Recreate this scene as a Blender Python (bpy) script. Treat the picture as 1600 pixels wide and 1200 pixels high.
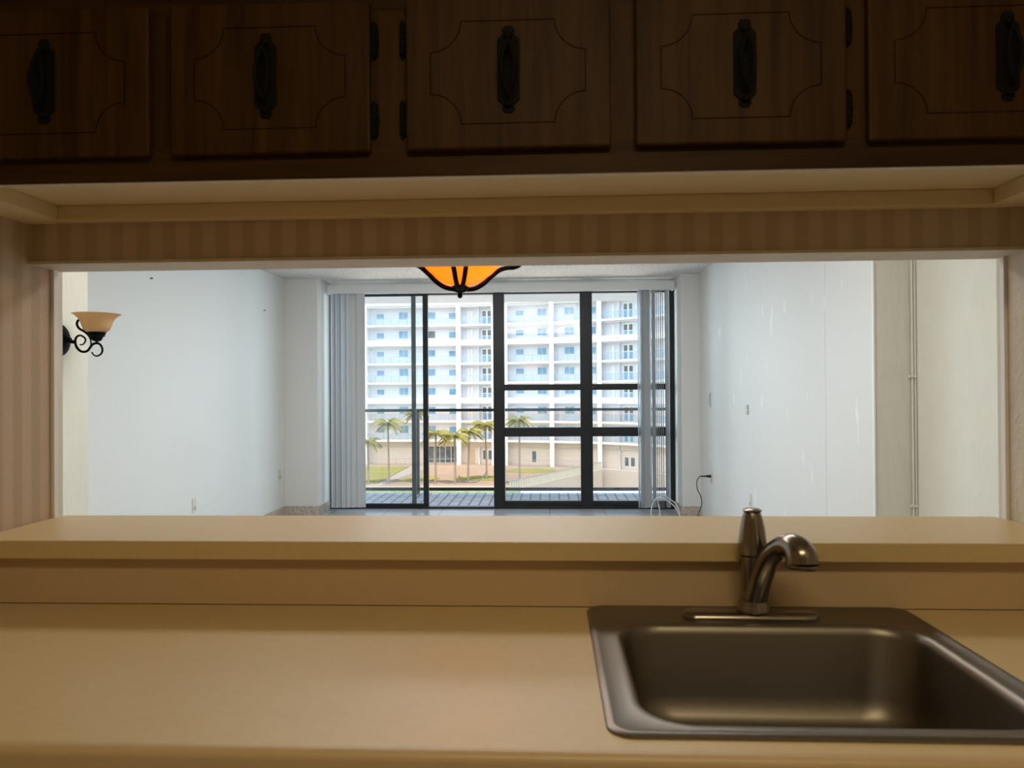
import bpy, bmesh, math, random
from math import pi, sin, cos, radians
from mathutils import Vector, Matrix
random.seed(7)
S = bpy.context.scene
for o in list(bpy.data.objects): bpy.data.objects.remove(o)

# ------------------------------------------------------------------ camera, sky, sun, large lights, exposure
cd = bpy.data.cameras.new('camera'); cam = bpy.data.objects.new('camera', cd); S.collection.objects.link(cam)
cd.sensor_width = 36.0; cd.lens = 36.0 * 1200 / 1600; cd.clip_start = .02; cd.clip_end = 600
cam.matrix_world = Matrix.Translation((0, 0, 1.35)) @ Matrix.Rotation(radians(2.757), 4, 'Z') @ Matrix.Rotation(radians(90.3726), 4, 'X') @ Matrix.Rotation(radians(-.3706), 4, 'Z')
cd.dof.use_dof = True; cd.dof.focus_distance = 8.0; cd.dof.aperture_fstop = 8.0
S.camera = cam
S.view_settings.view_transform = 'Standard'; S.view_settings.look = 'None'
S.view_settings.gamma = 1; S.view_settings.use_curve_mapping = False
S.view_settings.exposure = 0.0
W = bpy.data.worlds.new('sky'); S.world = W; W.use_nodes = True
wn = W.node_tree.nodes; wl = W.node_tree.links
sky = wn.new('ShaderNodeTexSky'); sky.sky_type = 'NISHITA'; sky.sun_disc = False
sky.sun_elevation = radians(50); sky.sun_rotation = radians(200); sky.air_density = 1.3
wl.new(sky.outputs[0], wn['Background'].inputs[0]); wn['Background'].inputs[1].default_value = 0.36

def light(name, kind, loc, target, energy, col, size=1, size_y=None, spread=None):
    l = bpy.data.lights.new(name, kind); l.energy = energy; l.color = col
    if kind == 'AREA':
        l.shape = 'RECTANGLE'; l.size = size; l.size_y = size_y or size
        if spread: l.spread = radians(spread)
    elif kind == 'POINT': l.shadow_soft_size = size
    o = bpy.data.objects.new(name, l); S.collection.objects.link(o); o.location = loc
    d = Vector(target) - Vector(loc); o.rotation_euler = d.to_track_quat('-Z', 'Y').to_euler(); return o
sun = light('sun', 'SUN', (0, 0, 90), (-8, 38, 0), 4.6, (1, .95, .88)); sun.data.angle = radians(.6)
# added fill lamps outside the view around the balcony opening, boosting daylight indoors
DAY_FILL = (.60, .82, 1.0)
light('daylight_fill_left', 'AREA', (-7.2, 16, 1.6), (-.2, 7.5, 1.3), 760, DAY_FILL, 5, 5)
light('daylight_fill_right', 'AREA', (6.4, 16, 1.6), (-.7, 7.5, 1.3), 750, DAY_FILL, 5, 5)
light('daylight_fill_below', 'AREA', (-.4, 15, -3.4), (-.4, 6, 2.3), 800, (1, .98, .95), 8, 3)
light('daylight_fill_above', 'AREA', (-.4, 14, 6.0), (-.4, 7, .2), 250, DAY_FILL, 8, 4)
light('kitchen_ceiling_light', 'AREA', (.2, -.1, 2.52), (.2, .25, 0), 13, (1, .80, .47), 1.1, .3)
light('dining_fill', 'AREA', (-.3, 3.3, 2.52), (-.3, 3.9, 0), 52, (1, .98, .93), 2.2, 1.0)  # added fill without a fixture, lifts the dining end and the kitchen opening
light('living_fill', 'AREA', (-.5, 5.9, 2.52), (-.5, 6.1, 0), 40, (1, .99, .96), 1.8, 1.8)  # unseen fill, no lamp hangs here, added to brighten columns and living room walls

# ------------------------------------------------------------------ materials
def mat(name, base, rough=.6, metal=0, bump=None, var=None, emis=None, spec=.5, trans=None, coat=0):
    """bump=(scale, strength[, stretch xyz]); var=(colour2, scale, stretch xyz, contrast)"""
    m = bpy.data.materials.new(name); m.use_nodes = True
    n = m.node_tree.nodes; l = m.node_tree.links; b = n['Principled BSDF']
    b.inputs['Base Color'].default_value = (*base, 1); b.inputs['Roughness'].default_value = rough
    b.inputs['Metallic'].default_value = metal; b.inputs['Specular IOR Level'].default_value = spec
    b.inputs['Coat Weight'].default_value = coat
    tc = n.new('ShaderNodeTexCoord')
    def noise(scale, stretch, detail=4):
        mp = n.new('ShaderNodeMapping'); mp.inputs['Scale'].default_value = stretch
        l.new(tc.outputs['Object'], mp.inputs[0])
        t = n.new('ShaderNodeTexNoise'); t.inputs['Scale'].default_value = scale; t.inputs['Detail'].default_value = detail
        l.new(mp.outputs[0], t.inputs['Vector']); return t
    if var:
        c2, sc, st, k = var; t = noise(sc, st)
        r = n.new('ShaderNodeValToRGB'); r.color_ramp.elements[0].position = .5 - .5 / k; r.color_ramp.elements[1].position = .5 + .5 / k
        r.color_ramp.elements[0].color = (*base, 1); r.color_ramp.elements[1].color = (*c2, 1)
        l.new(t.outputs['Fac'], r.inputs[0]); l.new(r.outputs[0], b.inputs['Base Color'])
    if bump:
        t = noise(bump[0], bump[2] if len(bump) > 2 else (1, 1, 1))
        bp = n.new('ShaderNodeBump'); bp.inputs['Strength'].default_value = bump[1]; bp.inputs['Distance'].default_value = .01
        l.new(t.outputs['Fac'], bp.inputs['Height']); l.new(bp.outputs[0], b.inputs['Normal'])
    if emis: b.inputs['Emission Color'].default_value = (*emis[0], 1); b.inputs['Emission Strength'].default_value = emis[1]
    return m

def thin_glass(name, tint, gloss=.06, haze=0, hazecol=(.8, .85, .88), speck=False):
    m = bpy.data.materials.new(name); m.use_nodes = True; n = m.node_tree.nodes; l = m.node_tree.links
    n.clear(); out = n.new('ShaderNodeOutputMaterial'); tr = n.new('ShaderNodeBsdfTransparent'); tr.inputs[0].default_value = (*tint, 1)
    gl = n.new('ShaderNodeBsdfGlossy'); gl.inputs['Roughness'].default_value = .02; mx = n.new('ShaderNodeMixShader'); mx.inputs[0].default_value = gloss
    l.new(tr.outputs[0], mx.inputs[1]); l.new(gl.outputs[0], mx.inputs[2]); last = mx
    if haze:
        df = n.new('ShaderNodeBsdfTranslucent'); df.inputs[0].default_value = (*hazecol, 1); m2 = n.new('ShaderNodeMixShader')
        m2.inputs[0].default_value = haze
        if speck:
            tc = n.new('ShaderNodeTexCoord'); t = n.new('ShaderNodeTexNoise'); t.inputs['Scale'].default_value = 25; t.inputs['Detail'].default_value = 6
            mr = n.new('ShaderNodeMapRange'); mr.inputs['From Min'].default_value = .35; mr.inputs['From Max'].default_value = .7
            mr.inputs['To Min'].default_value = haze * .6; mr.inputs['To Max'].default_value = haze * 1.5
            l.new(tc.outputs['Object'], t.inputs['Vector']); l.new(t.outputs['Fac'], mr.inputs[0]); l.new(mr.outputs[0], m2.inputs[0])
        l.new(mx.outputs[0], m2.inputs[1]); l.new(df.outputs[0], m2.inputs[2]); last = m2
    l.new(last.outputs[0], out.inputs[0]); return m

def translucent(name, col, mixf=.5, emis=None, rough=.4):
    m = mat(name, col, rough); n = m.node_tree.nodes; l = m.node_tree.links; b = n['Principled BSDF']; out = n['Material Output']
    t = n.new('ShaderNodeBsdfTranslucent'); t.inputs[0].default_value = (*col, 1); mx = n.new('ShaderNodeMixShader'); mx.inputs[0].default_value = mixf
    l.new(b.outputs[0], mx.inputs[1]); l.new(t.outputs[0], mx.inputs[2]); l.new(mx.outputs[0], out.inputs[0])
    if emis: b.inputs['Emission Color'].default_value = (*emis[0], 1); b.inputs['Emission Strength'].default_value = emis[1]
    return m

def brick(name, c1, c2, mortar, w, h, ms, rough=.5, rot=0, offset=.5, bump=None):
    m = mat(name, c1, rough, bump=bump); n = m.node_tree.nodes; l = m.node_tree.links; b = n['Principled BSDF']
    tc = n.new('ShaderNodeTexCoord'); mp = n.new('ShaderNodeMapping'); mp.inputs['Rotation'].default_value = (0, 0, rot)
    t = n.new('ShaderNodeTexBrick'); t.inputs['Scale'].default_value = 1; t.inputs['Brick Width'].default_value = w; t.inputs['Row Height'].default_value = h
    t.inputs['Mortar Size'].default_value = ms; t.offset = offset
    t.inputs['Color1'].default_value = (*c1, 1); t.inputs['Color2'].default_value = (*c2, 1); t.inputs['Mortar'].default_value = (*mortar, 1)
    l.new(tc.outputs['Object'], mp.inputs[0]); l.new(mp.outputs[0], t.inputs['Vector'])
    nz = n.new('ShaderNodeTexNoise'); nz.inputs['Scale'].default_value = 6; l.new(tc.outputs['Object'], nz.inputs['Vector'])
    mx = n.new('ShaderNodeMix'); mx.data_type = 'RGBA'; mx.blend_type = 'MULTIPLY'; mx.inputs[0].default_value = .25
    l.new(t.outputs['Color'], mx.inputs[6]); l.new(nz.outputs['Fac'], mx.inputs[7]); l.new(mx.outputs[2], b.inputs['Base Color'])
    return m

def wallpaper():
    m = mat('striped_wallpaper', (.5, .36, .26), .55, bump=(260, .12)); n = m.node_tree.nodes; l = m.node_tree.links; b = n['Principled BSDF']
    tc = n.new('ShaderNodeTexCoord'); sx = n.new('ShaderNodeSeparateXYZ'); l.new(tc.outputs['Object'], sx.inputs[0])
    a = n.new('ShaderNodeMath'); a.operation = 'ADD'; l.new(sx.outputs[0], a.inputs[0]); l.new(sx.outputs[1], a.inputs[1])
    k = n.new('ShaderNodeMath'); k.operation = 'MULTIPLY'; k.inputs[1].default_value = 2 * pi / .062; l.new(a.outputs[0], k.inputs[0])
    s = n.new('ShaderNodeMath'); s.operation = 'SINE'; l.new(k.outputs[0], s.inputs[0])
    r = n.new('ShaderNodeMapRange'); r.inputs['From Min'].default_value = -.35; r.inputs['From Max'].default_value = .35; l.new(s.outputs[0], r.inputs[0])
    mx = n.new('ShaderNodeMix'); mx.data_type = 'RGBA'; mx.inputs[6].default_value = (.45, .345, .24, 1); mx.inputs[7].default_value = (.54, .415, .305, 1)
    l.new(r.outputs[0], mx.inputs[0]); l.new(mx.outputs[2], b.inputs['Base Color']); return m

def wood(name, dark, lite, stretch):
    m = mat(name, dark, .5, spec=.12); n = m.node_tree.nodes; l = m.node_tree.links; b = n['Principled BSDF']
    tc = n.new('ShaderNodeTexCoord'); mp = n.new('ShaderNodeMapping'); mp.inputs['Scale'].default_value = stretch
    t = n.new('ShaderNodeTexNoise'); t.inputs['Scale'].default_value = 3; t.inputs['Detail'].default_value = 8; t.inputs['Roughness'].default_value = .65; t.inputs['Distortion'].default_value = .4
    l.new(tc.outputs['Object'], mp.inputs[0]); l.new(mp.outputs[0], t.inputs['Vector'])
    r = n.new('ShaderNodeValToRGB'); r.color_ramp.elements[0].position = .36; r.color_ramp.elements[1].position = .62
    r.color_ramp.elements[0].color = (*dark, 1); r.color_ramp.elements[1].color = (*lite, 1)
    l.new(t.outputs['Fac'], r.inputs[0]); l.new(r.outputs[0], b.inputs['Base Color'])
    bp = n.new('ShaderNodeBump'); bp.inputs['Strength'].default_value = .15; bp.inputs['Distance'].default_value = .003
    l.new(t.outputs['Fac'], bp.inputs['Height']); l.new(bp.outputs[0], b.inputs['Normal']); return m

def patched_wall():
    """painted wall with streaks of smoother, whiter filler"""
    m = mat('patched_white_paint', (.74, .74, .72), .5, bump=(34, .22, (1, 1, .35)), spec=.4); n = m.node_tree.nodes; l = m.node_tree.links; b = n['Principled BSDF']
    tc = n.new('ShaderNodeTexCoord'); mp = n.new('ShaderNodeMapping'); mp.inputs['Scale'].default_value = (1, 3.2, .9)
    t = n.new('ShaderNodeTexNoise'); t.inputs['Scale'].default_value = 3.2; t.inputs['Detail'].default_value = 3
    l.new(tc.outputs['Object'], mp.inputs[0]); l.new(mp.outputs[0], t.inputs['Vector'])
    r = n.new('ShaderNodeValToRGB'); r.color_ramp.elements[0].position = .66; r.color_ramp.elements[1].position = .69
    r.color_ramp.elements[0].color = (.74, .74, .72, 1); r.color_ramp.elements[1].color = (.86, .86, .83, 1)
    l.new(t.outputs['Fac'], r.inputs[0]); l.new(r.outputs[0], b.inputs['Base Color']); return m

LAM = mat('beige_laminate', (.62, .475, .25), .38, bump=(420, .03), var=((.66, .51, .275), 60, (1, 1, 1), 2))
LAMD = mat('beige_laminate_edge', (.58, .43, .26), .4, bump=(420, .05), var=((.61, .455, .28), 60, (1, 1, 1), 2))
PAPER = wallpaper()
SOFF = mat('beige_soffit_paint', (.68, .56, .35), .6, bump=(40, .1))
PLAST = mat('cream_plaster', (.66, .60, .50), .6, bump=(55, .35), var=((.58, .52, .43), 14, (1, 1, 1), 2))
WOODV = wood('dark_walnut_vertical', (.027, .011, .0020), (.058, .026, .0050), (14, 14, .7))
WOODH = wood('dark_walnut_horizontal', (.026, .011, .0025), (.052, .024, .006), (.7, 14, 14))
GROOVE = mat('dark_routed_groove', (.013, .006, .0015), .9, spec=.0)
IRON = mat('black_iron', (.006, .0055, .005), .6, 0, bump=(180, .25), spec=.08)
STEEL = mat('brushed_stainless', (.24, .215, .185), .40, 1, bump=(300, .05, (1, 30, 1)))
NICK = mat("brushed_nickel", (.27, .24, .21), .22, 1)
WHITE = mat('white_wall_paint', (.78, .785, .765), .6, bump=(30, .2, (1, 1, .4)))
PATCH = patched_wall()
CREAM = mat('cream_wall_paint', (.74, .735, .645), .6, bump=(34, .3, (1, 1, .4)), var=((.71, .705, .615), 9, (1, 1, 1), 2))
POP = mat('popcorn_ceiling', (.86, .85, .82), .9, bump=(55, 1.0), var=((.60, .59, .56), 55, (1, 1, 1), 3.5))
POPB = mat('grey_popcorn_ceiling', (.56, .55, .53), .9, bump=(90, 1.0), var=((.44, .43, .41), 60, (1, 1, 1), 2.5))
TRIM = mat('white_trim_paint', (.82, .82, .82), .4)
FLOOR = brick('grey_floor_tile', (.50, .49, .50), (.54, .53, .54), (.33, .32, .32), .6, .6, .006, .25, offset=0)
GRAN = mat('mottled_brown_tile', (.42, .34, .28), .35, var=((.66, .60, .53), 38, (1, 1, 1), 3))
ALU = mat('black_aluminium', (.016, .019, .021), .35, .3)
ALUG = mat('grey_aluminium', (.07, .08, .078), .4, .3)
GLASS = thin_glass('window_glass', (.95, .97, .97), .03)
GLASSD = thin_glass('dusty_window_glass', (.92, .95, .96), .03, .02, (.9, .95, 1), True)
RAILG = thin_glass('bronze_railing_glass', (.98, .90, .83), .02)
VANE = mat('grey_white_vinyl', (.60, .62, .64), .5)
VANET = translucent('sheer_white_vinyl', (.66, .68, .70), .4)
VALM = mat('white_vinyl_valance', (.80, .83, .84), .45)
PLATE = mat('ivory_plastic', (.70, .66, .56), .4)
GREYP = mat('grey_galvanised_steel', (.55, .56, .57), .35, .5)
BLACKP = mat('black_rubber', (.012, .012, .014), .5)
WCORD = mat('white_cable', (.78, .78, .76), .5)
CONDM = mat('painted_conduit', (.74, .74, .68), .45)
AMBER = translucent('amber_glass', (1.0, .42, .03), .5, ((1, .27, .008), .85), .3)
SHADE = translucent('alabaster_glass', (.80, .55, .28), .35, None, .3)
BULB = mat('warm_bulb', (1, .8, .4), .4, emis=((1, .66, .12), 5))
FROST = mat('frosted_bulb', (.85, .82, .75), .3)
STUC = mat('white_stucco', (.80, .80, .80), .8)
LAV = mat('pale_lavender_stucco', (.76, .79, .85), .85)
BEIGEW = mat('beige_stucco', (.58, .54, .48), .85, bump=(1.5, .1))
BWIN = mat('blue_window_glass', (.13, .31, .50), .3, var=((.26, .46, .64), .8, (1, 1, 1), 3))
BDARK = mat('dark_window_glass', (.07, .10, .12), .2, var=((.15, .2, .24), .9, (1, 1, 1), 3))
BFRAME = mat('white_window_frame', (.85, .86, .87), .5)
BRAIL = thin_glass('pale_balcony_glass', (.90, .95, .98), .03)
GREYM = mat('grey_metal', (.40, .41, .42), .5)
GRASS = mat('lawn_grass', (.23, .27, .05), .95, var=((.36, .33, .08), .35, (1, 1, 1), 2), bump=(3, .4))
PAVE = brick('peach_paving', (.42, .33, .245), (.46, .365, .27), (.35, .275, .21), 2.2, 2.2, .05, .9, rot=.6)
PAVL = mat('pale_concrete', (.46, .43, .40), .9, var=((.40, .37, .34), .6, (1, 1, 1), 2))
TRUNK = mat('palm_trunk', (.30, .27, .22), .9, bump=(12, .5))
FROND = mat('palm_leaf', (.19, .25, .06), .6, var=((.36, .33, .09), .8, (1, 1, 1), 2))
HEDGE = mat('hedge_leaves', (.20, .27, .10), .9, var=((.38, .42, .22), 3, (1, 1, 1), 2), bump=(9, 1))
PLANK = brick('balcony_plank_tile', (.42, .41, .44), (.48, .46, .50), (.10, .10, .11), .34, .12, .011, .5, rot=radians(90))
BASEC = mat('beige_cabinet_paint', (.40, .28, .17), .5)

# ------------------------------------------------------------------ geometry helpers
class MB:
    def __init__(s): s.bm = bmesh.new()
    def box(s, x0, x1, y0, y1, z0, z1):
        v = [s.bm.verts.new(p) for p in ((x0,y0,z0),(x1,y0,z0),(x1,y1,z0),(x0,y1,z0),(x0,y0,z1),(x1,y0,z1),(x1,y1,z1),(x0,y1,z1))]
        for f in ((0,3,2,1),(4,5,6,7),(0,1,5,4),(1,2,6,5),(2,3,7,6),(3,0,4,7)): s.bm.faces.new([v[i] for i in f])
        return s
    def prism(s, pts, z0, z1, axis='z'):
        f = {'z': lambda p, h: (p[0], p[1], h), 'y': lambda p, h: (p[0], h, p[1]), 'x': lambda p, h: (h, p[0], p[1])}[axis]
        a = [s.bm.verts.new(f(p, z0)) for p in pts]; b = [s.bm.verts.new(f(p, z1)) for p in pts]
        s.bm.faces.new(a[::-1]); s.bm.faces.new(b)
        for i in range(len(pts)): j = (i + 1) % len(pts); s.bm.faces.new((a[i], a[j], b[j], b[i]))
        return s
    def loops(s, rings, cap0=True, cap1=True):
        R = [[s.bm.verts.new(p) for p in r] for r in rings]
        for a, b in zip(R, R[1:]):
            for i in range(len(a)): j = (i + 1) % len(a); s.bm.faces.new((a[i], a[j], b[j], b[i]))
        if cap0: s.bm.faces.new(R[0][::-1])
        if cap1: s.bm.faces.new(R[-1])
        return s
    def lathe(s, prof, c=(0, 0, 0), n=32, cap0=True, cap1=True, axis='z'):
        def P(r, h, a):
            if axis == 'z': return (c[0] + r * cos(a), c[1] + r * sin(a), c[2] + h)
            return (c[0] + h, c[1] + r * cos(a), c[2] + r * sin(a))
        return s.loops([[P(r, h, 2 * pi * i / n) for i in range(n)] for r, h in prof], cap0, cap1)
    def tube(s, pts, rad, n=10, smooth=0):
        pts = [Vector(p) for p in pts]; rad = rad if isinstance(rad, (list, tuple)) else [rad] * len(pts)
        if smooth:
            P = []; Q = []
            ext = [2 * pts[0] - pts[1]] + pts + [2 * pts[-1] - pts[-2]]
            for i in range(1, len(ext) - 2):
                for k in range(smooth):
                    t = k / smooth; a, b, c, d = ext[i-1:i+3]
                    P.append(.5 * ((2*b) + (c - a) * t + (2*a - 5*b + 4*c - d) * t*t + (-a + 3*b - 3*c + d) * t**3)); Q.append(rad[i-1] * (1 - t) + rad[i] * t)
            P.append(pts[-1]); Q.append(rad[-1]); pts, rad = P, Q
        rings = []; u = None
        for i, p in enumerate(pts):
            d = (pts[min(i+1, len(pts)-1)] - pts[max(i-1, 0)]).normalized()
            if u is None: u = d.orthogonal().normalized()
            u = (u - d * u.dot(d)).normalized(); w = d.cross(u)
            rings.append([p + rad[i] * (cos(2*pi*k/n) * u + sin(2*pi*k/n) * w) for k in range(n)])
        return s.loops(rings)
    def build(s, name, m, parent=None, bevel=0, smooth=False, segs=2):
        bmesh.ops.recalc_face_normals(s.bm, faces=s.bm.faces)
        me = bpy.data.meshes.new(name); s.bm.to_mesh(me); s.bm.free(); me.materials.append(m)
        o = bpy.data.objects.new(name, me); S.collection.objects.link(o)
        if smooth:
            for p in me.polygons: p.use_smooth = True
            try: me.set_sharp_from_angle(angle=radians(42))
            except Exception: pass
        if bevel:
            b = o.modifiers.new('bevel', 'BEVEL'); b.width = bevel; b.segments = segs; b.limit_method = 'ANGLE'; b.angle_limit = radians(40)
        if parent: o.parent = parent; o.matrix_parent_inverse = parent.matrix_world.inverted()
        return o

def empty(name, loc, label=None, cat=None, group=None, kind=None):
    o = bpy.data.objects.new(name, None); S.collection.objects.link(o); o.location = loc; o.empty_display_size = .1
    o.matrix_world = Matrix.Translation(loc); return tag(o, label, cat, group, kind)
def tag(o, label=None, cat=None, group=None, kind=None):
    for k, v in (('label', label), ('category', cat), ('group', group), ('kind', kind)):
        if v: o[k] = v
    return o
def box(name, m, x0, x1, y0, y1, z0, z1, parent=None, bevel=0):
    return MB().box(x0, x1, y0, y1, z0, z1).build(name, m, parent, bevel)
def struct(name, m, *b, bevel=0, label=None):
    o = box(name, m, *b, bevel=bevel); o['kind'] = 'structure'
    if label: o['label'] = label
    return o
def copy_tree(o, parent=None):
    c = o.copy(); S.collection.objects.link(c)
    if parent: c.parent = parent
    for ch in list(o.children): copy_tree(ch, c)
    return c

# ------------------------------------------------------------------ room shell
HC = 2.56
struct('floor', FLOOR, -3.2, 2.2, -1.7, 8.78, -.12, 0, label='grey tiled floor of the living room')
struct('ceiling', POP, -3.2, 2.2, -1.7, 8.78, HC, HC + .12, label='grey white popcorn textured ceiling')
struct('wall_kitchen_left', PAPER, -1.32, -1.202, -1.7, 1.80, 0, HC, label='wall beside the kitchen opening in beige striped wallpaper')
struct('wall_kitchen_right', PLAST, 1.044, 1.16, -1.7, 1.80, 0, HC, label='plastered right side of the kitchen opening')
struct('wall_kitchen_back', SOFF, -1.32, 1.16, -1.82, -1.7, 0, HC, label='wall behind the kitchen')
struct('wall_under_opening', PLAST, -1.202, 1.044, 1.57, 1.80, 0, 1.007, label='low wall under the bar ledge')
w = MB().box(-1.202, 1.044, 1.72, 1.81, 1.652, HC).build('wall_over_opening', PAPER); tag(w, 'brown striped wallpaper header above the opening', None, None, 'structure')
struct('trim_opening_top', PLAST, -1.202, 1.044, 1.716, 1.835, 1.645, 1.652, label='rough cream edge under the wallpaper header')
struct('trim_opening_left', TRIM, -1.212, -1.194, 1.80, 1.815, 1.046, 1.652, label='white corner bead at the left edge of the opening')
struct('trim_opening_right', TRIM, 1.036, 1.054, 1.80, 1.815, 1.046, 1.652, label='white corner bead at the right edge of the opening')
struct('wall_dining_left', CREAM, -2.15, -1.212, 1.80, 1.86, 0, HC, label='cream wall left of the kitchen opening')
struct('wall_dining_right', CREAM, 1.054, 1.92, 1.80, 1.86, 0, HC, label='cream wall right of the kitchen opening')
struct('wall_sconce', CREAM, -2.15, -2.035, 1.86, 3.30, 0, HC, label='cream wall carrying the sconce')
struct('wall_left', WHITE, -2.99, -2.87, 3.30, 8.78, 0, HC, label='long white left wall of the living room')
struct('wall_left_return', CREAM, -2.87, -2.15, 3.22, 3.30, 0, HC)
struct('wall_right', PATCH, 1.60, 1.95, 3.864, 8.78, 0, HC, label='long patched white right wall of the living room')
box('wall_panel_end', CREAM, 1.60, 1.80, 3.858, 3.8638, 0, HC)['kind'] = 'structure'
struct('wall_right_side', CREAM, 1.797, 1.92, 1.86, 3.858, 0, HC, label='cream recessed side wall right of the patched wall')
struct('wall_far', WHITE, -2.87, 1.60, 8.66, 8.78, 2.44, HC, label='strip of wall above the glazing')
struct('wall_column_left', WHITE, -2.87, -2.50, 8.2, 8.78, 0, HC, bevel=.004, label='white column left of the glazing')
struct('wall_column_right', WHITE, 1.40, 1.60, 8.2, 8.78, 0, HC, bevel=.004, label='white column right of the glazing')
m_ = MB().box(-2.862, -2.505, 8.188, 8.2, 0, .10).box(-2.50, -2.488, 8.2, 8.62, 0, .10).box(-2.87, -2.858, 7.6, 8.19, 0, .10)
tag(m_.build('baseboard_left', GRAN, bevel=.001), 'brown mottled tile baseboard around the left column', None, None, 'structure')
m_ = MB().box(1.395, 1.585, 8.188, 8.2, 0, .10).box(1.388, 1.40, 8.2, 8.62, 0, .10)
tag(m_.build('baseboard_right', GRAN, bevel=.001), 'brown mottled tile baseboard around the right column', None, None, 'structure')
struct('trim_seam', PATCH, 1.5985, 1.6, 4.528, 4.532, 0, HC, label='thin vertical board seam on the patched right wall')
struct('trim_corner', TRIM, 1.594, 1.602, 3.854, 3.872, 0, HC, label='pale edge where the patched wall ends')

# kitchen soffit under the wall cabinets
struct('ceiling_soffit', SOFF, -1.202, 1.044, 1.412, 1.72, 1.773, 1.80, label='beige panel under the wall cabinets')
struct('trim_soffit_back', SOFF, -1.112, .954, 1.690, 1.72, 1.738, 1.773, bevel=.002, label='beige strip along the back of the panel')
struct('trim_soffit_left', SOFF, -1.202, -1.112, 1.412, 1.72, 1.738, 1.773, bevel=.002, label='beige strip at the left end of the panel')
struct('trim_soffit_right', SOFF, .954, 1.044, 1.412, 1.72, 1.738, 1.773, bevel=.002, label='beige strip at the right end of the panel')
struct('trim_soffit_front', PLAST, -1.202, 1.044, 1.394, 1.412, 1.739, 1.773, bevel=.001, label='pale lip under the front of the cabinets')
struct('wall_above_cabinets', SOFF, -1.202, 1.044, 1.41, 1.72, 2.115, HC, label='soffit above the wall cabinets')

# ------------------------------------------------------------------ wall cabinets
YF, YD = 1.393, 1.375      # face frame front, door front
def handle(cx, cz, parent):
    h = MB()
    pts = [(-.007, -.078), (.007, -.078), (.012, -.070), (.010, -.064), (.020, -.054), (.020, .054), (.010, .064), (.012, .070), (.007, .078), (-.007, .078), (-.012, .070), (-.010, .064), (-.020, .054), (-.020, -.054), (-.010, -.064), (-.012, -.070)]
    h.prism([(cx + a, cz + b) for a, b in pts], YD - .003, YD, 'y')
    o = h.build('handle', IRON, parent, .0012); o['label'] = 'black iron backplate with drop pull'
    q = MB().tube([(cx, YD - .003, cz + .052), (cx, YD - .018, cz + .047), (cx - .009, YD - .022, cz + .02), (cx - .011, YD - .023, cz - .01), (cx, YD - .020, cz - .048), (cx + .011, YD - .023, cz - .01), (cx + .009, YD - .022, cz + .02), (cx, YD - .018, cz + .047)], .0038, 8, 4)
    q.build('pull', IRON, o, smooth=True)
    for s_ in (-1, 1): MB().lathe([(.0075, -.006), (.0075, 0)], (cx, YD - .004, cz + s_ * .062), 12).build('rosette', IRON, o)
def hinge(cx, cz, parent):
    h = MB().prism([(cx - .002, cz - .036), (cx + .006, cz - .028), (cx + .008, cz), (cx + .006, cz + .028), (cx - .002, cz + .036), (cx - .006, cz + .026), (cx - .006, cz - .026)], YF - .006, YF + .001, 'y')
    h.lathe([(.0045, -.03), (.0045, .03)], (cx - .001, YF - .007, cz), 10)
    for k in range(5): h.lathe([(.0056, -.002), (.0056, .002)], (cx - .001, YF - .007, cz - .024 + k * .012), 10)
    h.build('hinge', IRON, parent)['label'] = 'black iron butterfly hinge'
def groove(door, x0, x1, z0, z1):
    def ribbon(pts):
        g = MB(); w = .0008
        for a, b in zip(pts, pts[1:]):
            a = Vector(a); b = Vector(b); d = (b - a).normalized(); n_ = Vector((-d.y, d.x)) * w
            g.prism([tuple(a + n_), tuple(b + n_), tuple(b - n_), tuple(a - n_)], YD - .0005, YD + .001, 'y')
        return g
    P = []; i, c = .045, .055
    for (cx, cz, sx, sz) in ((x0 + i, z0 + i, 1, 1), (x1 - i, z0 + i, -1, 1), (x1 - i, z1 - i, -1, -1), (x0 + i, z1 - i, 1, -1)):
        arc = [(cx + sx * c * cos(a), cz + sz * c * sin(a)) for a in [radians(k) for k in (0, 15, 30, 45, 60, 75, 90)]]
        P += arc if (sx * sz < 0) else arc[::-1]
    ribbon(P + [P[0]]).build('groove', GROOVE, door)['label'] = 'routed line with scooped corners'
def cabinet(x0, x1, doors, label):
    c = empty('wall_cabinet', ((x0 + x1) / 2, YF, 1.755), label, 'cabinet', 'dark walnut wall cabinets over the opening')
    zt = 2.11
    MB().box(x0, x1, YF + .018, 1.715, 1.775, zt).build('body', WOODH, c)
    f = MB(); f.box(x0, x1, YF, YF + .018, 1.740, 1.800); f.build('bottom_rail', WOODH, c)
    MB().box(x0, x1, YF, YF + .018, 2.045, zt).build('top_rail', WOODH, c)
    xs = [x0] + [v for d in doors for v in (d[0] + .012, d[1] - .012)] + [x1]
    for a, b in zip(xs[::2], xs[1::2]): MB().box(a, b, YF, YF + .018, 1.80, 2.045).build('stile', WOODV, c)
    for d in doors:
        a, b, hc = d[:3]
        dr = MB().box(a, b, YD, YF - .0005, 1.783, 2.058).build('door', WOODV, c, .004)
        groove(dr, a, b, 1.783, 2.058); handle(hc, 1.924, dr)
        if len(d) > 3:
            for hz in (1.844, 1.990): hinge(d[3], hz, dr)
cabinet(-1.200, -.288, [(-1.125, -.732, -.929), (-.691, -.321, -.512, -.315)], 'dark walnut wall cabinet at the left end, two small doors with black pulls')
cabinet(-.288, .547, [(-.255, .114, -.069, -.262), (.158, .528, .350, .535)], 'dark walnut wall cabinet in the middle above the amber lamp, two doors')
cabinet(.547, 1.042, [(.565, 1.035, .802)], 'dark walnut wall cabinet at the right end, one wide door')

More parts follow.
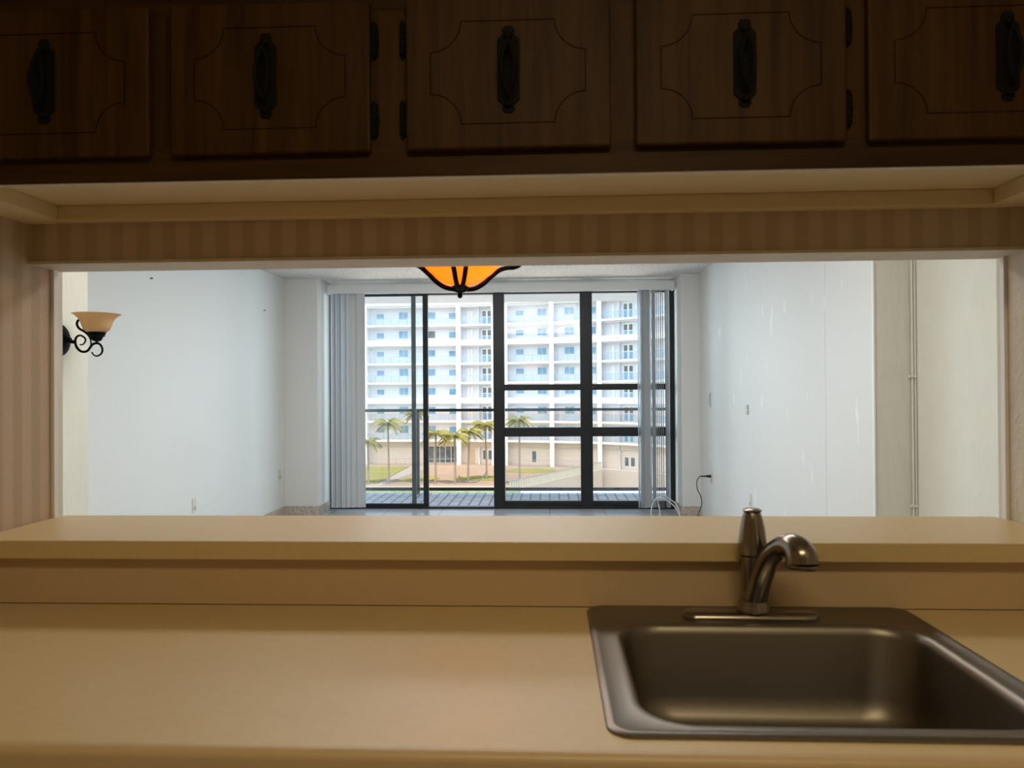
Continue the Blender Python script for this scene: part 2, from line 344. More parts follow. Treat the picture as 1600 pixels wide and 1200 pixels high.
# ------------------------------------------------------------------ counter, ledge, sink, faucet
ctr = empty('countertop', (0, 1.24, .872), 'long beige laminate kitchen countertop with a sink cut out at the right', 'countertop')
m_ = MB(); hx0, hx1, hy0, hy1 = .10, .675, .99, 1.50
m_.box(-1.2, hx0, .94, 1.553, .872, .91).box(hx1, 1.042, .94, 1.553, .872, .91).box(hx0, hx1, .94, hy0, .872, .91).box(hx0, hx1, hy1, 1.553, .872, .91)
m_.build('work_surface', LAM, ctr)
nose = [(.9405, .91)] + [(.937 - .012 * sin(a), .898 + .012 * cos(a)) for a in [radians(k) for k in range(0, 91, 15)]] + [(.925, .868), (.9405, .868)]
MB().prism(nose, -1.2, 1.042, 'x').build('front_edge', LAMD, ctr, smooth=True)
bs = MB().box(-1.2, 1.042, 1.553, 1.569, .911, 1.006).build('backsplash', LAMD, bevel=.001)
tag(bs, 'low beige laminate backsplash between countertop and bar ledge', 'backsplash')
led = MB().prism([(-1.2, 1.525), (1.042, 1.525), (1.042, 1.797), (1.033, 1.842), (-1.19, 1.842), (-1.2, 1.797)], 1.0085, 1.046).build('bar_ledge', LAM, bevel=.002)
tag(led, 'beige laminate bar ledge at the bottom of the opening', 'ledge')
bc = empty('base_cabinet', (0, 1.25, 0), 'base cabinet standing under the beige countertop', 'cabinet')
MB().box(-1.2, 1.04, .97, .985, .10, .868).box(-1.2, -1.18, .985, 1.55, .1, .868).box(1.02, 1.04, .985, 1.55, .1, .868).box(-1.2, 1.04, .97, 1.55, .08, .10).box(-1.2, 1.04, 1.02, 1.55, 0, .08).build('body', BASEC, bc)
for k in range(4):
    d = MB().box(-1.18 + k * .55, -.66 + k * .55, .952, .969, .14, .84).build('door', WOODV, bc, .003)

def rrect(x0, x1, y0, y1, r, z, n=8):
    out = []
    for cx, cy, a0 in ((x1 - r, y1 - r, 0), (x0 + r, y1 - r, 90), (x0 + r, y0 + r, 180), (x1 - r, y0 + r, 270)):
        for k in range(n + 1): a = radians(a0 + 90 * k / n); out.append((cx + r * cos(a), cy + r * sin(a), z))
    return out
sk = empty('kitchen_sink', (.38, 1.26, .911), 'stainless steel drop-in kitchen sink set in the countertop', 'sink')
X0, X1, Y0, Y1 = .071, .696, .971, 1.551; a0, a1, b0, b1 = .122, .655, 1.012, 1.436
R = [rrect(X0, X1, Y0, Y1, .035, .9102), rrect(X0 + .001, X1 - .001, Y0 + .001, Y1 - .001, .034, .9135), rrect(X0 + .006, X1 - .006, Y0 + .006, Y1 - .006, .031, .9165),
     rrect(X0 + .012, X1 - .012, Y0 + .012, Y1 - .012, .027, .9155), rrect(X0 + .018, X1 - .018, Y0 + .018, Y1 - .018, .024, .9125),
     rrect(a0 - .012, a1 + .012, b0 - .012, b1 + .012, .085, .912), rrect(a0 - .005, a1 + .005, b0 - .005, b1 + .005, .080, .9128)]
R += [rrect(a0 + .002, a1 - .002, b0 + .002, b1 - .002, .078, .908), rrect(a0 + .006, a1 - .006, b0 + .006, b1 - .006, .076, .895),
      rrect(a0 + .018, a1 - .018, b0 + .016, b1 - .016, .075, .79), rrect(a0 + .026, a1 - .026, b0 + .024, b1 - .024, .075, .76), rrect(a0 + .045, a1 - .045, b0 + .043, b1 - .043, .07, .743),
      rrect(a0 + .08, a1 - .08, b0 + .078, b1 - .078, .06, .737), rrect(.33, .45, 1.165, 1.285, .0599, .733)]
MB().loops(R, False, True).build('basin', STEEL, sk, smooth=True)
MB().lathe([(.055, 0), (.055, .004), (.043, .005), (.038, -.002), (.01, -.003)], (.39, 1.225, .7335), 32).build('drain', NICK, sk, smooth=True)
fa = empty('faucet', (.389, 1.497, .912), 'brushed nickel single-handle faucet with curved pull-out spout behind the sink', 'faucet')
pl = rrect(.252, .512, 1.468, 1.526, .028, .913); pl2 = rrect(.254, .510, 1.470, 1.524, .027, .919); pl3 = rrect(.259, .505, 1.475, 1.519, .022, .922)
MB().loops([pl, pl2, pl3]).build('base_plate', NICK, fa, smooth=True)
bx, by = .389, 1.497
MB().lathe([(.031, .922), (.031, .930), (.0285, .933), (.0285, .940), (.0260, .944), (.0240, .965), (.0240, .99), (.0265, 1.02), (.0268, 1.028), (.024, 1.030)], (bx, by, 0), 40).build('body', NICK, fa, smooth=True)
MB().lathe([(.0265, 1.031), (.0268, 1.036), (.0262, 1.055), (.0235, 1.08), (.0195, 1.10), (.0155, 1.110), (.0175, 1.1125), (.0178, 1.115), (.012, 1.118)], (bx - .001, by, 0), 40).build('lever_handle', NICK, fa, smooth=True)
sp_ = MB().tube([(bx, by, .924), (bx + .0005, by - .001, .945), (bx + .006, by - .005, .972), (bx + .013, by - .014, 1.000), (bx + .022, by - .032, 1.030), (bx + .034, by - .058, 1.054), (bx + .045, by - .082, 1.063), (bx + .052, by - .100, 1.060), (bx + .0555, by - .110, 1.050), (bx + .056, by - .113, 1.037)],
          [.0262, .0258, .0250, .0235, .0205, .0195, .0225, .0255, .0275, .0285], 28, 5)
sp_.build('spout', NICK, fa, smooth=True)
MB().lathe([(.0280, 1.038), (.0287, 1.034), (.0272, 1.030), (.02, 1.031)], (bx + .056, by - .113, 0), 32).build('spray_head', NICK, fa, smooth=True)

# ------------------------------------------------------------------ chandelier
CX, CY = -.312, 2.70
ch = empty('chandelier', (CX, CY, HC), 'lit amber glass bowl chandelier with black iron arms hanging above the opening', 'chandelier')
MB().lathe([(.022, 1.716), (.05, 1.720), (.085, 1.738), (.115, 1.76), (.140, 1.785), (.165, 1.82), (.182, 1.86), (.19, 1.90), (.186, 1.90), (.178, 1.86), (.160, 1.823), (.136, 1.79), (.11, 1.765), (.08, 1.744), (.05, 1.727), (.022, 1.724)], (CX, CY, 0), 56, False, False).build('glass_bowl', AMBER, ch, smooth=True)
MB().lathe([(.004, 1.672), (.008, 1.676), (.0095, 1.683), (.006, 1.690), (.012, 1.692), (.026, 1.697), (.031, 1.705), (.031, 1.712), (.024, 1.714), (.024, 1.728), (.008, 1.730)], (CX, CY, 0), 28).build('finial_hub', IRON, ch, smooth=True)
MB().tube([(CX, CY, 1.72), (CX, CY, 2.53)], .007, 12).build('stem', IRON, ch)
MB().lathe([(.065, HC - .001), (.065, HC - .012), (.03, HC - .035), (.01, HC - .04)], (CX, CY, 0), 28).build('canopy', IRON, ch, smooth=True)
prof = [(.026, 1.703), (.055, 1.708), (.085, 1.725), (.115, 1.752), (.145, 1.776), (.175, 1.786), (.20, 1.789), (.222, 1.80), (.225, 1.825), (.205, 1.835)]
for az in (20, 205, 286, 267):
    d = (cos(radians(az)), sin(radians(az)))
    MB().tube([(CX + r * d[0], CY + r * d[1], z) for r, z in prof], [.0085] * 8 + [.007, .005], 10, 4).build('arm', IRON, ch, smooth=True)
for az in (20, 200):
    MB().lathe([(.004, 1.80), (.016, 1.81), (.024, 1.835), (.02, 1.86), (.012, 1.875)], (CX + .07 * cos(radians(az)), CY + .07 * sin(radians(az)), 0), 20).build('bulb', BULB, ch, smooth=True)
light('chandelier_glow', 'POINT', (CX + .05, CY - .05, 1.85), (CX, CY, 0), 7, (1, .68, .34), .03)

# ------------------------------------------------------------------ wall sconce (arm lies in the plane y = 3.1)
SY = 3.10
def sp(X, Y): px, py = 60 + X / 10.9, 460 + Y / 10.9; return ((px - 857.8) / 1200 * SY, SY, 1.35 + (607.4 + (857.8 - px) * .0065 - py) / 1200 * SY)
sc = empty('wall_sconce', (-2.035, SY, 1.568), 'unlit wall sconce with amber bell shade and black scroll arm on cream wall', 'sconce')
MB().lathe([(.066, 0), (.066, .006), (.060, .012), (.056, .014), (.030, .030), (.012, .036), (.010, .05)], (-2.035, SY, 1.566), 36, axis='x').build('back_plate', IRON, sc, smooth=True)
MB().tube([sp(*p) for p in ((330, 782), (400, 785))], .0075, 10).build('stem', IRON, sc)
def scroll(pts, r0, r1=None, name='scroll'):
    n = len(pts); MB().tube([sp(*p) for p in pts], [r0 * (.55 + .45 * min(1, 3 * min(i, n - 1 - i) / n)) for i in range(n)], 10, 5).build(name, IRON, sc, smooth=True)
scroll([(530, 495), (556, 470), (550, 415), (500, 388), (448, 420), (435, 480), (475, 550), (560, 600), (635, 665), (680, 745), (688, 835)], .0050)
scroll([(485, 835), (550, 825), (588, 750), (550, 695), (480, 672), (420, 710), (402, 790), (430, 880), (490, 942), (555, 960), (625, 940), (670, 885), (710, 835), (760, 812), (825, 815), (872, 860), (892, 925), (872, 990), (805, 1032), (740, 1020), (700, 965)], .0052)
cx, _, _ = sp(790, 600); zz = lambda Y: sp(790, Y)[2]
MB().lathe([(.005, zz(815)), (.005, zz(780)), (.014, zz(772)), (.020, zz(745)), (.024, zz(700)), (.031, zz(690)), (.031, zz(675)), (.028, zz(668)), (.034, zz(660)), (.034, zz(645)), (.030, zz(640)), (.036, zz(628)), (.036, zz(615)), (.02, zz(612))], (cx, SY, 0), 32).build('socket_cup', IRON, sc, smooth=True)
MB().lathe([(.028, zz(622)), (.035, zz(618)), (.050, zz(570)), (.057, zz(500)), (.061, zz(430)), (.070, zz(370)), (.084, zz(320)), (.093, zz(296)), (.091, zz(293)), (.080, zz(322)), (.066, zz(372)), (.058, zz(430)), (.054, zz(500)), (.046, zz(570)), (.028, zz(610))], (cx, SY, 0), 48, False, False).build('lamp_shade', SHADE, sc, smooth=True)
MB().lathe([(.012, zz(600)), (.014, zz(500)), (.026, zz(420)), (.030, zz(340)), (.024, zz(280)), (.012, zz(262)), (.003, zz(257))], (cx, SY, 0), 24).build('bulb', FROST, sc, smooth=True)

# ------------------------------------------------------------------ glazing
YW = 8.70
def wbox(mb, x0, x1, z0, z1, d=.03, y=YW): return mb.box(x0, x1, y - d, y + d, z0, z1)
dr = empty('door_1', (-1.5, YW, 0), 'black framed sliding glass door, its right half open', None, None, 'structure')
wbox(MB(), -2.5, -.63, 0, .022, .05).build('threshold', ALU, dr)
wbox(MB(), -2.5, -.63, 2.424, 2.44, .04).build('top_track', ALU, dr)
wbox(MB(), -2.5, -2.44, .022, 2.424, .04).build('jamb', ALU, dr)
lf = wbox(MB(), -1.431, -1.372, .022, 2.424, .022, YW - .01).box(-2.44, -1.431, YW - .03, YW + .01, .022, .055).box(-2.44, -1.431, YW - .03, YW + .01, 2.415, 2.424).build('sliding_leaf', ALU, dr, .002)
MB().box(-2.44, -1.431, YW - .012, YW - .008, .055, 2.415).build('pane', GLASSD, lf)
MB().box(-1.375, -1.368, YW - .04, YW - .032, 1.05, 1.10).build('latch', GREYP, lf)
sl = MB().box(-1.572, -1.522, YW + .025, YW + .05, .03, 2.424).box(-2.44, -1.572, YW + .025, YW + .045, .03, .045).build('rear_leaf', ALUG, dr); sl['label'] = 'grey frame of the second sliding leaf behind'
wi = empty('window_1', (.45, YW, 0), 'fixed black framed window wall of four panes', None, None, 'structure')
wbox(MB(), -.628, -.502, 0, 2.44, .05).build('mullion', ALU, wi, .003)
wbox(MB(), .352, .488, .0, 2.44, .05).build('mullion', ALU, wi, .003)
wbox(MB(), 1.345, 1.398, 0, 2.44, .05).build('jamb', ALU, wi, .003)
for a, b in ((-.502, .352), (.488, 1.345)):
    wbox(MB(), a, b, 1.333, 1.400, .035).build('upper_rail', ALU, wi, .002)
    wbox(MB(), a, b, .812, .914, .045).build('middle_rail', ALU, wi, .004)
    wbox(MB(), a, b, .0, .030, .05).box(a, b, YW - .035, YW + .035, .030, .087).build('bottom_rail', ALU, wi, .003)
    wbox(MB(), a, b, 2.425, 2.44, .035).build('head_rail', ALU, wi)
    for z0, z1 in ((.087, .812), (.914, 1.333), (1.40, 2.425)):
        MB().box(a, b, YW - .002, YW + .002, z0, z1).build('pane', GLASS if z0 > 1 else GLASSD, wi)
    for x in (a + .012, b - .012): MB().lathe([(.007, -.002), (.007, .002)], (x, YW - .037, 1.366), 8).build('screw', GREYP, wi)

# vertical blinds
bl = empty('vertical_blind', (-.5, 8.5, 2.42), 'white vertical blind with valance, vanes drawn to both sides of the glazing', 'blind')
MB().box(-2.46, 1.372, 8.44, 8.455, 2.425, 2.515).box(-2.46, -2.45, 8.455, 8.58, 2.425, 2.515).box(1.362, 1.372, 8.455, 8.58, 2.425, 2.515).build('valance', VALM, bl, .002)
MB().box(-2.44, 1.35, 8.48, 8.53, 2.455, 2.50).build('headrail', VALM, bl)
def vane(cx, ang, m, w=.089):
    n = 6; a = radians(ang); f = []; b = []
    for i in range(n + 1):
        u = (i / n - .5) * w; c = .008 * (1 - (2 * i / n - 1) ** 2)
        x = cx + u * cos(a) - c * sin(a); y = 8.505 + u * sin(a) + c * cos(a); f.append((x, y)); b.append((x - .0008 * sin(a), y + .0008 * cos(a)))
    MB().prism(f + b[::-1], .035, 2.455).build('vane', m, bl, smooth=True)
for cx, an in ((-2.412, 62), (-2.383, 48), (-2.352, 55), (-2.322, 50), (-2.292, 58), (-2.262, 46), (-2.225, 40), (-2.165, 14), (-2.10, 8)): vane(cx, an, VANE)
for cx, an, m in ((.985, 74, VANET), (1.01, 66, VANET), (1.045, 42, VANE), (1.078, 35, VANE), (1.118, 74, VANET), (1.152, 55, VANE), (1.19, 80, VANET), (1.212, 82, VANET), (1.234, 84, VANET), (1.256, 82, VANET), (1.285, 70, VANET), (1.31, 60, VANET)): vane(cx, an, m)
MB().tube([(-2.44, 8.44, 2.42), (-2.44, 8.44, .45)], .003, 6).build('control_cord', WCORD, bl)

# ------------------------------------------------------------------ wall fittings and cords
def outlet(x, y, z, sx, label, plug=False, name='wall_outlet'):
    o = empty(name, (x, y, z), label, 'outlet')
    xx = (x, x + sx * .005); MB().box(min(xx), max(xx), y - .035, y + .035, z - .058, z + .058).build('cover_plate', PLATE, o, .0015)
    xx = (x + sx * .005, x + sx * .007)
    for dz in (-.02, .02): MB().box(min(xx), max(xx), y - .017, y + .017, z + dz - .014, z + dz + .014).build('socket', GREYM if dz < 0 else PLATE, o, .0005)
    return o
outlet(-2.87, 6.076, .425, 1, 'ivory outlet low on the bare left wall')
outlet(-2.87, 8.05, .45, 1, 'ivory outlet on the left wall close to the corner column')
outlet(1.60, 7.68, .455, -1, 'ivory outlet on the right wall with a black plug in it')
outlet(1.60, 6.213, .444, -1, 'ivory outlet on the right wall just above the faucet handle')
pc = empty('extension_cord', (1.592, 7.68, .475), 'black power cord plugged into the right wall outlet and hanging to the floor', 'cord')
MB().box(1.555, 1.592, 7.665, 7.695, .462, .488).build('plug', BLACKP, pc, bevel=.003)
MB().tube([(1.556, 7.68, .475), (1.498, 7.68, .475), (1.475, 7.68, .465), (1.452, 7.67, .42), (1.455, 7.66, .35), (1.485, 7.65, .28), (1.495, 7.65, .21), (1.47, 7.64, .14), (1.448, 7.63, .08), (1.447, 7.6, .012), (1.40, 7.4, .006)], [.009, .006] + [.0045] * 9, 8, 5).build('cable', BLACKP, pc, smooth=True)
sw = empty('switch_box', (1.60, 6.288, 1.171), 'open metal switch box without cover on the right wall', 'switch box')
MB().box(1.592, 1.6, 6.25, 6.326, 1.13, 1.212).build('frame', GREYP, sw, .001)
MB().box(1.587, 1.592, 6.262, 6.314, 1.177, 1.203).build('switch', PLATE, sw, .001); MB().box(1.587, 1.592, 6.262, 6.314, 1.139, 1.165).build('switch', PLATE, sw, .001)
th = MB().tube([(1.597, 7.72, 1.29), (1.588, 7.72, 1.275), (1.585, 7.72, 1.22), (1.59, 7.71, 1.17), (1.597, 7.70, 1.165)], .003, 6, 3).box(1.594, 1.6, 7.69, 7.74, 1.155, 1.30).build('wall_bracket', GREYP)
tag(th, 'small narrow metal bracket high on the right wall near the column', 'bracket')
for y, z, lb in ((5.41, 2.166, 'tiny nail near the top left of the bare left wall'), (7.614, 2.159, 'tiny nail on the left wall near the ceiling corner')):
    tag(MB().lathe([(.004, 0), (.004, .012), (.007, .013), (.007, .015)], (-2.87, y, z), 8, axis='x').build('nail', IRON), lb, 'nail')
cn = empty('conduit', (1.78, 3.84, 0), 'thin painted double conduit running up the corner of the cream wall', 'conduit')
for x in (1.776, 1.790): MB().tube([(x, 3.845, .01), (x, 3.845, HC - .01)], .0048, 10).build('pipe', CONDM, cn, smooth=True)
for z in (.765, 1.399): MB().box(1.760, 1.7965, 3.838, 3.857, z - .006, z + .006).build('clip', CONDM, cn, .001)
for i, (pts, lb) in enumerate((([(1.03, 7.9, .01), (1.035, 7.9, .12), (1.07, 7.9, .21), (1.13, 7.9, .235), (1.20, 7.9, .20), (1.27, 7.9, .14), (1.31, 7.9, .07), (1.33, 7.9, .006)], 'white cable looping above the floor in front of the right blind'),
                               ([(1.13, 7.95, .006), (1.125, 7.95, .10), (1.105, 7.95, .20), (1.10, 7.95, .262), (1.12, 7.95, .268), (1.20, 7.95, .23), (1.28, 7.95, .17), (1.32, 7.95, .10), (1.34, 7.95, .006)], 'white cable bent in a sharp peak beside the looping cable'))):
    tag(MB().tube(pts, .0055, 8, 5).build('cable', WCORD, smooth=True), lb, 'cable')

# ------------------------------------------------------------------ balcony
struct('floor_balcony', PLANK, -4, 3, 8.78, 10.12, -.2, -.02, label='grey plank tiled balcony floor')
struct('ceiling_balcony', POPB, -4, 3, 8.78, 10.06, 2.489, 2.75, label='popcorn textured balcony ceiling')
rl = empty('balcony_railing', (-.5, 10, 0), 'black balcony railing with bronze tinted glass below its top rail', 'railing')
MB().box(-3.9, 2.9, 9.975, 10.025, 1.060, 1.097).build('top_rail', ALU, rl, .002)
MB().box(-3.9, 2.9, 9.98, 10.02, .027, .067).build('bottom_rail', ALU, rl, .002)
for x in (-3.85, -1.72, -.60, .44, 1.62, 2.85): MB().box(x - .02, x + .02, 9.985, 10.02, -.02, 1.06).build('post', ALUG, rl)
MB().box(-3.83, 2.83, 9.998, 10.004, .067, 1.06).build('pane', RAILG, rl)

# ------------------------------------------------------------------ building across the courtyard
V = [(-48, 117.5), (-29.59, 116.5), (-13.79, 116.3), (-7.46, 115.0), (.39, 113.0), (7.14, 110.3), (13.13, 105.8), (17.58, 100.5), (24, 91)]
T = [-(Vector(V[1]) - Vector(V[0])).length, 0]
for a, b in zip(V[1:], V[2:]): T.append(T[-1] + (Vector(b) - Vector(a)).length)
def fp(t):
    for i in range(len(V) - 1):
        if t <= T[i + 1] or i == len(V) - 2:
            u = (t - T[i]) / (T[i + 1] - T[i]); return Vector(V[i]).lerp(Vector(V[i + 1]), u)
def strip(mb, t0, t1, o0, o1, z0, z1):
    ts = [t0] + [t for t in T if t0 + .01 < t < t1 - .01] + [t1]; P = [fp(t) for t in ts]
    return mb.prism([(p.x, p.y + o0) for p in P] + [(p.x, p.y + o1) for p in P[::-1]], z0, z1)
TA, TB = T[0] + .5, T[-1] - .5
ZB = [13.87 - 2.925 * k for k in range(8)]; ZG = -10.1
bd = empty('apartment_building', (-5, 116, ZG), 'white curved apartment block with open galleries and blue windows across the courtyard', 'building')
strip(MB(), TA, TB, 1.6, 12, -14, ZB[0] + .2).build('wall', LAV, bd)
strip(MB(), 38, TB, -.25, 1.6, -14.5, ZG).build('podium_wall', BEIGEW, bd)
strip(MB(), TA, TB, 1.56, 1.6, ZG, ZB[7]).build('ground_floor_wall', mat('warm_beige_stucco', (.82, .76, .69), .85), bd)
strip(MB(), TA, TB, -.3, 12, ZB[0] + .28, ZB[0] + 1.5).build('roof_parapet', STUC, bd)
for k, z in enumerate(ZB):
    strip(MB(), TA, TB, -.1, 1.6, z, z + .28).build('floor_slab', STUC, bd)
    if k in (2, 5): strip(MB(), TA, TB, -.16, .02, z - .02, z + .82).build('solid_parapet', STUC, bd)
    if k == 7: strip(MB(), TA, TB, .9, 1.59, z - .75, z).build('beam', BEIGEW, bd)
    elif k: strip(MB(), TA, TB, .7, 1.59, z - .22, z).build('beam', LAV, bd)
piers = [(-13.5, -12.8), (-6.5, -5.8), (1.19, 1.79), (15.51, 16.21), (21.06, 21.7), (22.87, 23.57), (30.03, 30.72), (37.35, 38.08), (45.0, 45.75), (52.5, 53.2), (60, 60.7)]
for a, b in piers:
    strip(MB(), a, b, -.3, 1.6, ZG if b < 40 else -14.2, ZB[0] + .5).build('pier', STUC, bd)
def win(t0, t1, z0, z1, m=None, split=False):
    f = strip(MB(), t0 - .09, t1 + .09, 1.50, 1.60, z0 - .09, z1 + .09).build('window', BFRAME, bd)
    p = MB()
    if split: c = (t0 + t1) / 2; strip(p, t0, c - .03, 1.47, 1.51, z0, z1); strip(p, c + .03, t1, 1.47, 1.51, z0, z1)
    else: strip(p, t0, t1, 1.47, 1.51, z0, z1)
    p.build('pane', m or BWIN, f)
def rail(t0, t1, z, glass=True):
    p = MB(); strip(p, t0, t1, -.06, -.03, z + 1.0, z + 1.05)
    n = max(2, round((t1 - t0) / 1.2))
    for i in range(1, n): c = t0 + (t1 - t0) * i / n; strip(p, c - .03, c + .03, -.06, -.02, z, z + 1.0)
    r = p.build('gallery_railing', GREYM, bd)
    if glass: strip(MB(), t0, t1, -.05, -.04, z + .08, z + 1.0).build('glass_panel', BRAIL, r)
bays = [(-12.8, -6.5), (-5.8, 1.19), (1.79, 15.51), (16.21, 21.06), (23.57, 30.03), (30.72, 37.35), (38.08, 45.0), (45.75, 52.5), (53.2, 60)]
for k in range(1, 8):
    zf = ZB[k] + .28
    for t0, t1, a, b in ((2.98, 4.07, 1.05, 1.85), (6.45, 7.83, 1.0, 2.1), (10.99, 12.07, 1.0, 2.05), (14.23, 15.3, 1.0, 1.9), (24.87, 26.06, 1.15, 1.95), (28.23, 29.6, 1.05, 2.1), (32.47, 33.96, 1.05, 2.1), (36.5, 37.3, 1.0, 2.0)):
        win(t0, t1, zf + a, zf + b, BDARK if (k == 2 and t0 == 10.99) else None, t1 - t0 > 1.2)
    for t0 in (19.56, 41.99):     # french doors
        f = strip(MB(), t0 - .12, t0 + 1.55, 1.50, 1.60, zf, zf + 2.25).build('french_door', BFRAME, bd)
        p = MB(); q = MB()
        for s in (0, .84):
            strip(p, t0 + s, t0 + s + .56, 1.47, 1.51, zf + 1.25, zf + 2.05); strip(q, t0 + s, t0 + s + .56, 1.47, 1.51, zf + .15, zf + 1.15)
        p.build('upper_pane', BDARK, f); q.build('lower_pane', BWIN, f)
        strip(MB(), t0 - 2.0, t0 - 1.55, 1.45, 1.6, zf, zf + 2.2).build('door', BFRAME, bd)
    strip(MB(), 31.5, 31.97, 1.5, 1.6, zf, zf + 2.1).build('door', BFRAME, bd); strip(MB(), 17.1, 17.5, 1.45, 1.6, zf, zf + 2.2).build('door', BFRAME, bd)
    if k < 8 and k not in (2, 5):
        for a, b in bays: rail(a, b, zf)
# partitions between bays of the recessed galleries, and spot lamps on the parapets
for t in (18.9, 41.05): strip(MB(), t, t + .14, .9, 1.6, ZG, ZB[0]).build('partition', LAV, bd)
for k in (2, 5):
    p = MB()
    for t in (4.4, 8.2, 12.8, 18.6, 25.2, 28.9, 33.0, 40.6, 43.3): strip(p, t, t + .2, -.22, -.16, ZB[k] + .3, ZB[k] + .45)
    p.build('parapet_lamps', GREYM, bd)
# ground floor
sf = strip(MB(), 10.9, 15.4, 1.45, 1.6, ZG + .1, ZG + 2.75).build('storefront', BFRAME, bd)
p = MB()
for i in range(5): strip(p, 11.0 + i * .88, 11.78 + i * .88, 1.42, 1.47, ZG + .2, ZG + 2.65)
p.build('pane', BDARK, sf)
strip(MB(), 17.2, 18.2, 1.45, 1.6, ZG, ZG + 2.3).build('ground_door', mat('cream_door', (.62, .52, .38), .6), bd)
win(19.56, 20.1, ZG + .7, ZG + 2.1, BDARK); win(20.4, 20.96, ZG + .7, ZG + 2.1, BDARK); win(27.3, 27.9, ZG + .5, ZG + 2.1, BDARK); win(42.0, 42.6, ZG + .5, ZG + 1.7, BDARK); win(43.0, 43.6, ZG + .5, ZG + 1.7, BDARK)
for a, b in ((-5.8, 1.0), (1.9, 15.5), (16.3, 21), (23.6, 30), (31.8, 38.5)):
    p = MB(); strip(p, a, b, -1.6, -1.56, ZG + 1.0, ZG + 1.06); strip(p, a, b, -1.6, -1.56, ZG + .1, ZG + .14)
    n = round((b - a) / 1.5)
    for i in range(n + 1): c = a + (b - a) * i / n * .995; strip(p, c, c + .05, -1.6, -1.56, ZG, ZG + 1.0)
    p.build('ground_railing', GREYM, bd)

# ------------------------------------------------------------------ courtyard
A_, B_, C_ = (7.2, 107.8), (-2.2, 90.2), (-4.6, 85.8)
pz = MB().prism([(-60, 80), (-7.6, 80), C_, B_, A_, (7.2, 118), (-60, 118)], -14.9, ZG).build('courtyard', PAVE); tag(pz, 'peach paved courtyard', None, None, 'structure')
st = MB().box(-80, 80, 14, 130, -15.4, -15.0).build('ground', PAVL); tag(st, 'pale ground around the courtyard', None, None, 'structure')
def slab(name, m, pts, h, label, cat):
    tag(MB().prism(pts, ZG, ZG + h).build(name, m), label, cat)
slab('lawn', GRASS, [(-40, 113.2), (-20.8, 113.2), (-21.0, 92.8), (-40, 92.8)], .06, 'large green lawn at the left of the courtyard', 'lawn')
slab('lawn', GRASS, [(-19.2, 95.0), (-18.4, 98), (-16.6, 100.2), (-14.6, 99.8), (-14.1, 98.2), (-15, 95.4), (-17, 94.5)], .06, 'small leaf-shaped lawn beside the left railing post', 'lawn')
slab('lawn', GRASS, [(-9.0 + 3.3 * cos(radians(a)), 98.3 + 2.6 * sin(radians(a))) for a in range(0, 360, 20)], .06, 'long thin lawn under the palms in the middle of the courtyard', 'lawn')
slab('lawn', GRASS, [(-2.6 + 3.4 * cos(radians(a)), 107.3 + 2.8 * sin(radians(a))) for a in range(0, 360, 20)], .06, 'oval lawn at the right near the building', 'lawn')
slab('footpath', PAVL, [(-20.7, 113.2), (-17.5, 113.2), (-19.7, 96), (-20.1, 91), (-22, 91), (-20.9, 92.7)], .03, 'pale footpath running along the left lawn', 'path')
slab('footpath', PAVL, [(-60, 113.3), (-14, 113.3), (6.8, 108.6), (6.8, 109.4), (-14, 114.3), (-60, 114.3)], .035, 'pale footpath along the foot of the apartment block', 'path')
hd = MB(); 
hd.box(-40, -3.2, 82.5, 84.6, -11.5, -9.62)
hdo = hd.build('hedge', HEDGE); tag(hdo, 'low trimmed green hedge along the near edge of the courtyard', 'hedge')
cw = MB().box(-40, -4.0, 87.2, 87.7, ZG - .5, -9.72).build('low_wall', BEIGEW); tag(cw, 'low white wall behind the hedge', 'wall')
# retaining wall with slatted fence along the ramp
def along(p0, p1, w, z0, z1, mb):
    a, b = Vector(p0), Vector(p1); n = Vector((-(b - a).y, (b - a).x)).normalized() * w
    return mb.prism([tuple(a + n), tuple(b + n), tuple(b - n), tuple(a - n)], z0, z1)
rw = along(C_, A_, .15, -15, ZG + .15, MB()).build('retaining_wall', BEIGEW); tag(rw, 'white retaining wall falling beside the courtyard ramp', 'wall')
fn = empty('slatted_fence', (*C_, ZG), 'pale slatted fence running diagonally up to the apartment block', 'fence')
f_ = MB(); n = 46; a, b = Vector(C_), Vector(A_)
for i in range(n):
    p = a.lerp(b, (i + .5) / n); along(p, p + (b - a).normalized() * .34, .03, ZG + .15, ZG + 1.1, f_)
f_.build('slats', mat('pale_green_fence', (.62, .66, .56), .6), fn); along(C_, A_, .05, ZG + 1.1, ZG + 1.17, MB()).build('top_rail', GREYM, fn)
cp = MB().box(-3.0, 16, 70, 80, -9.6, -9.3).box(-2.8, -2.5, 78, 78.3, -15, -9.6).box(15.2, 15.5, 78, 78.3, -15, -9.6).box(6, 6.3, 78, 78.3, -15, -9.6).build('carport_roof', STUC); tag(cp, 'flat white roof just beyond the right half of the balcony rail', 'roof')
# small dark opening in the ramp side
tag(MB().tube([(-11.1, 93.6, ZG + .9), (-10.8, 93.5, ZG + .45), (-10.2, 93.5, ZG + .18), (-9.3, 93.5, ZG + .10), (-8.6, 93.5, ZG + .3), (-8.1, 93.6, ZG + .8), (-7.6, 93.7, ZG + 1.5)], .07, 8, 4).build('hammock', mat('blue_grey_cloth', (.16, .19, .24), .8)), 'dark hammock curving between two palms', 'hammock')

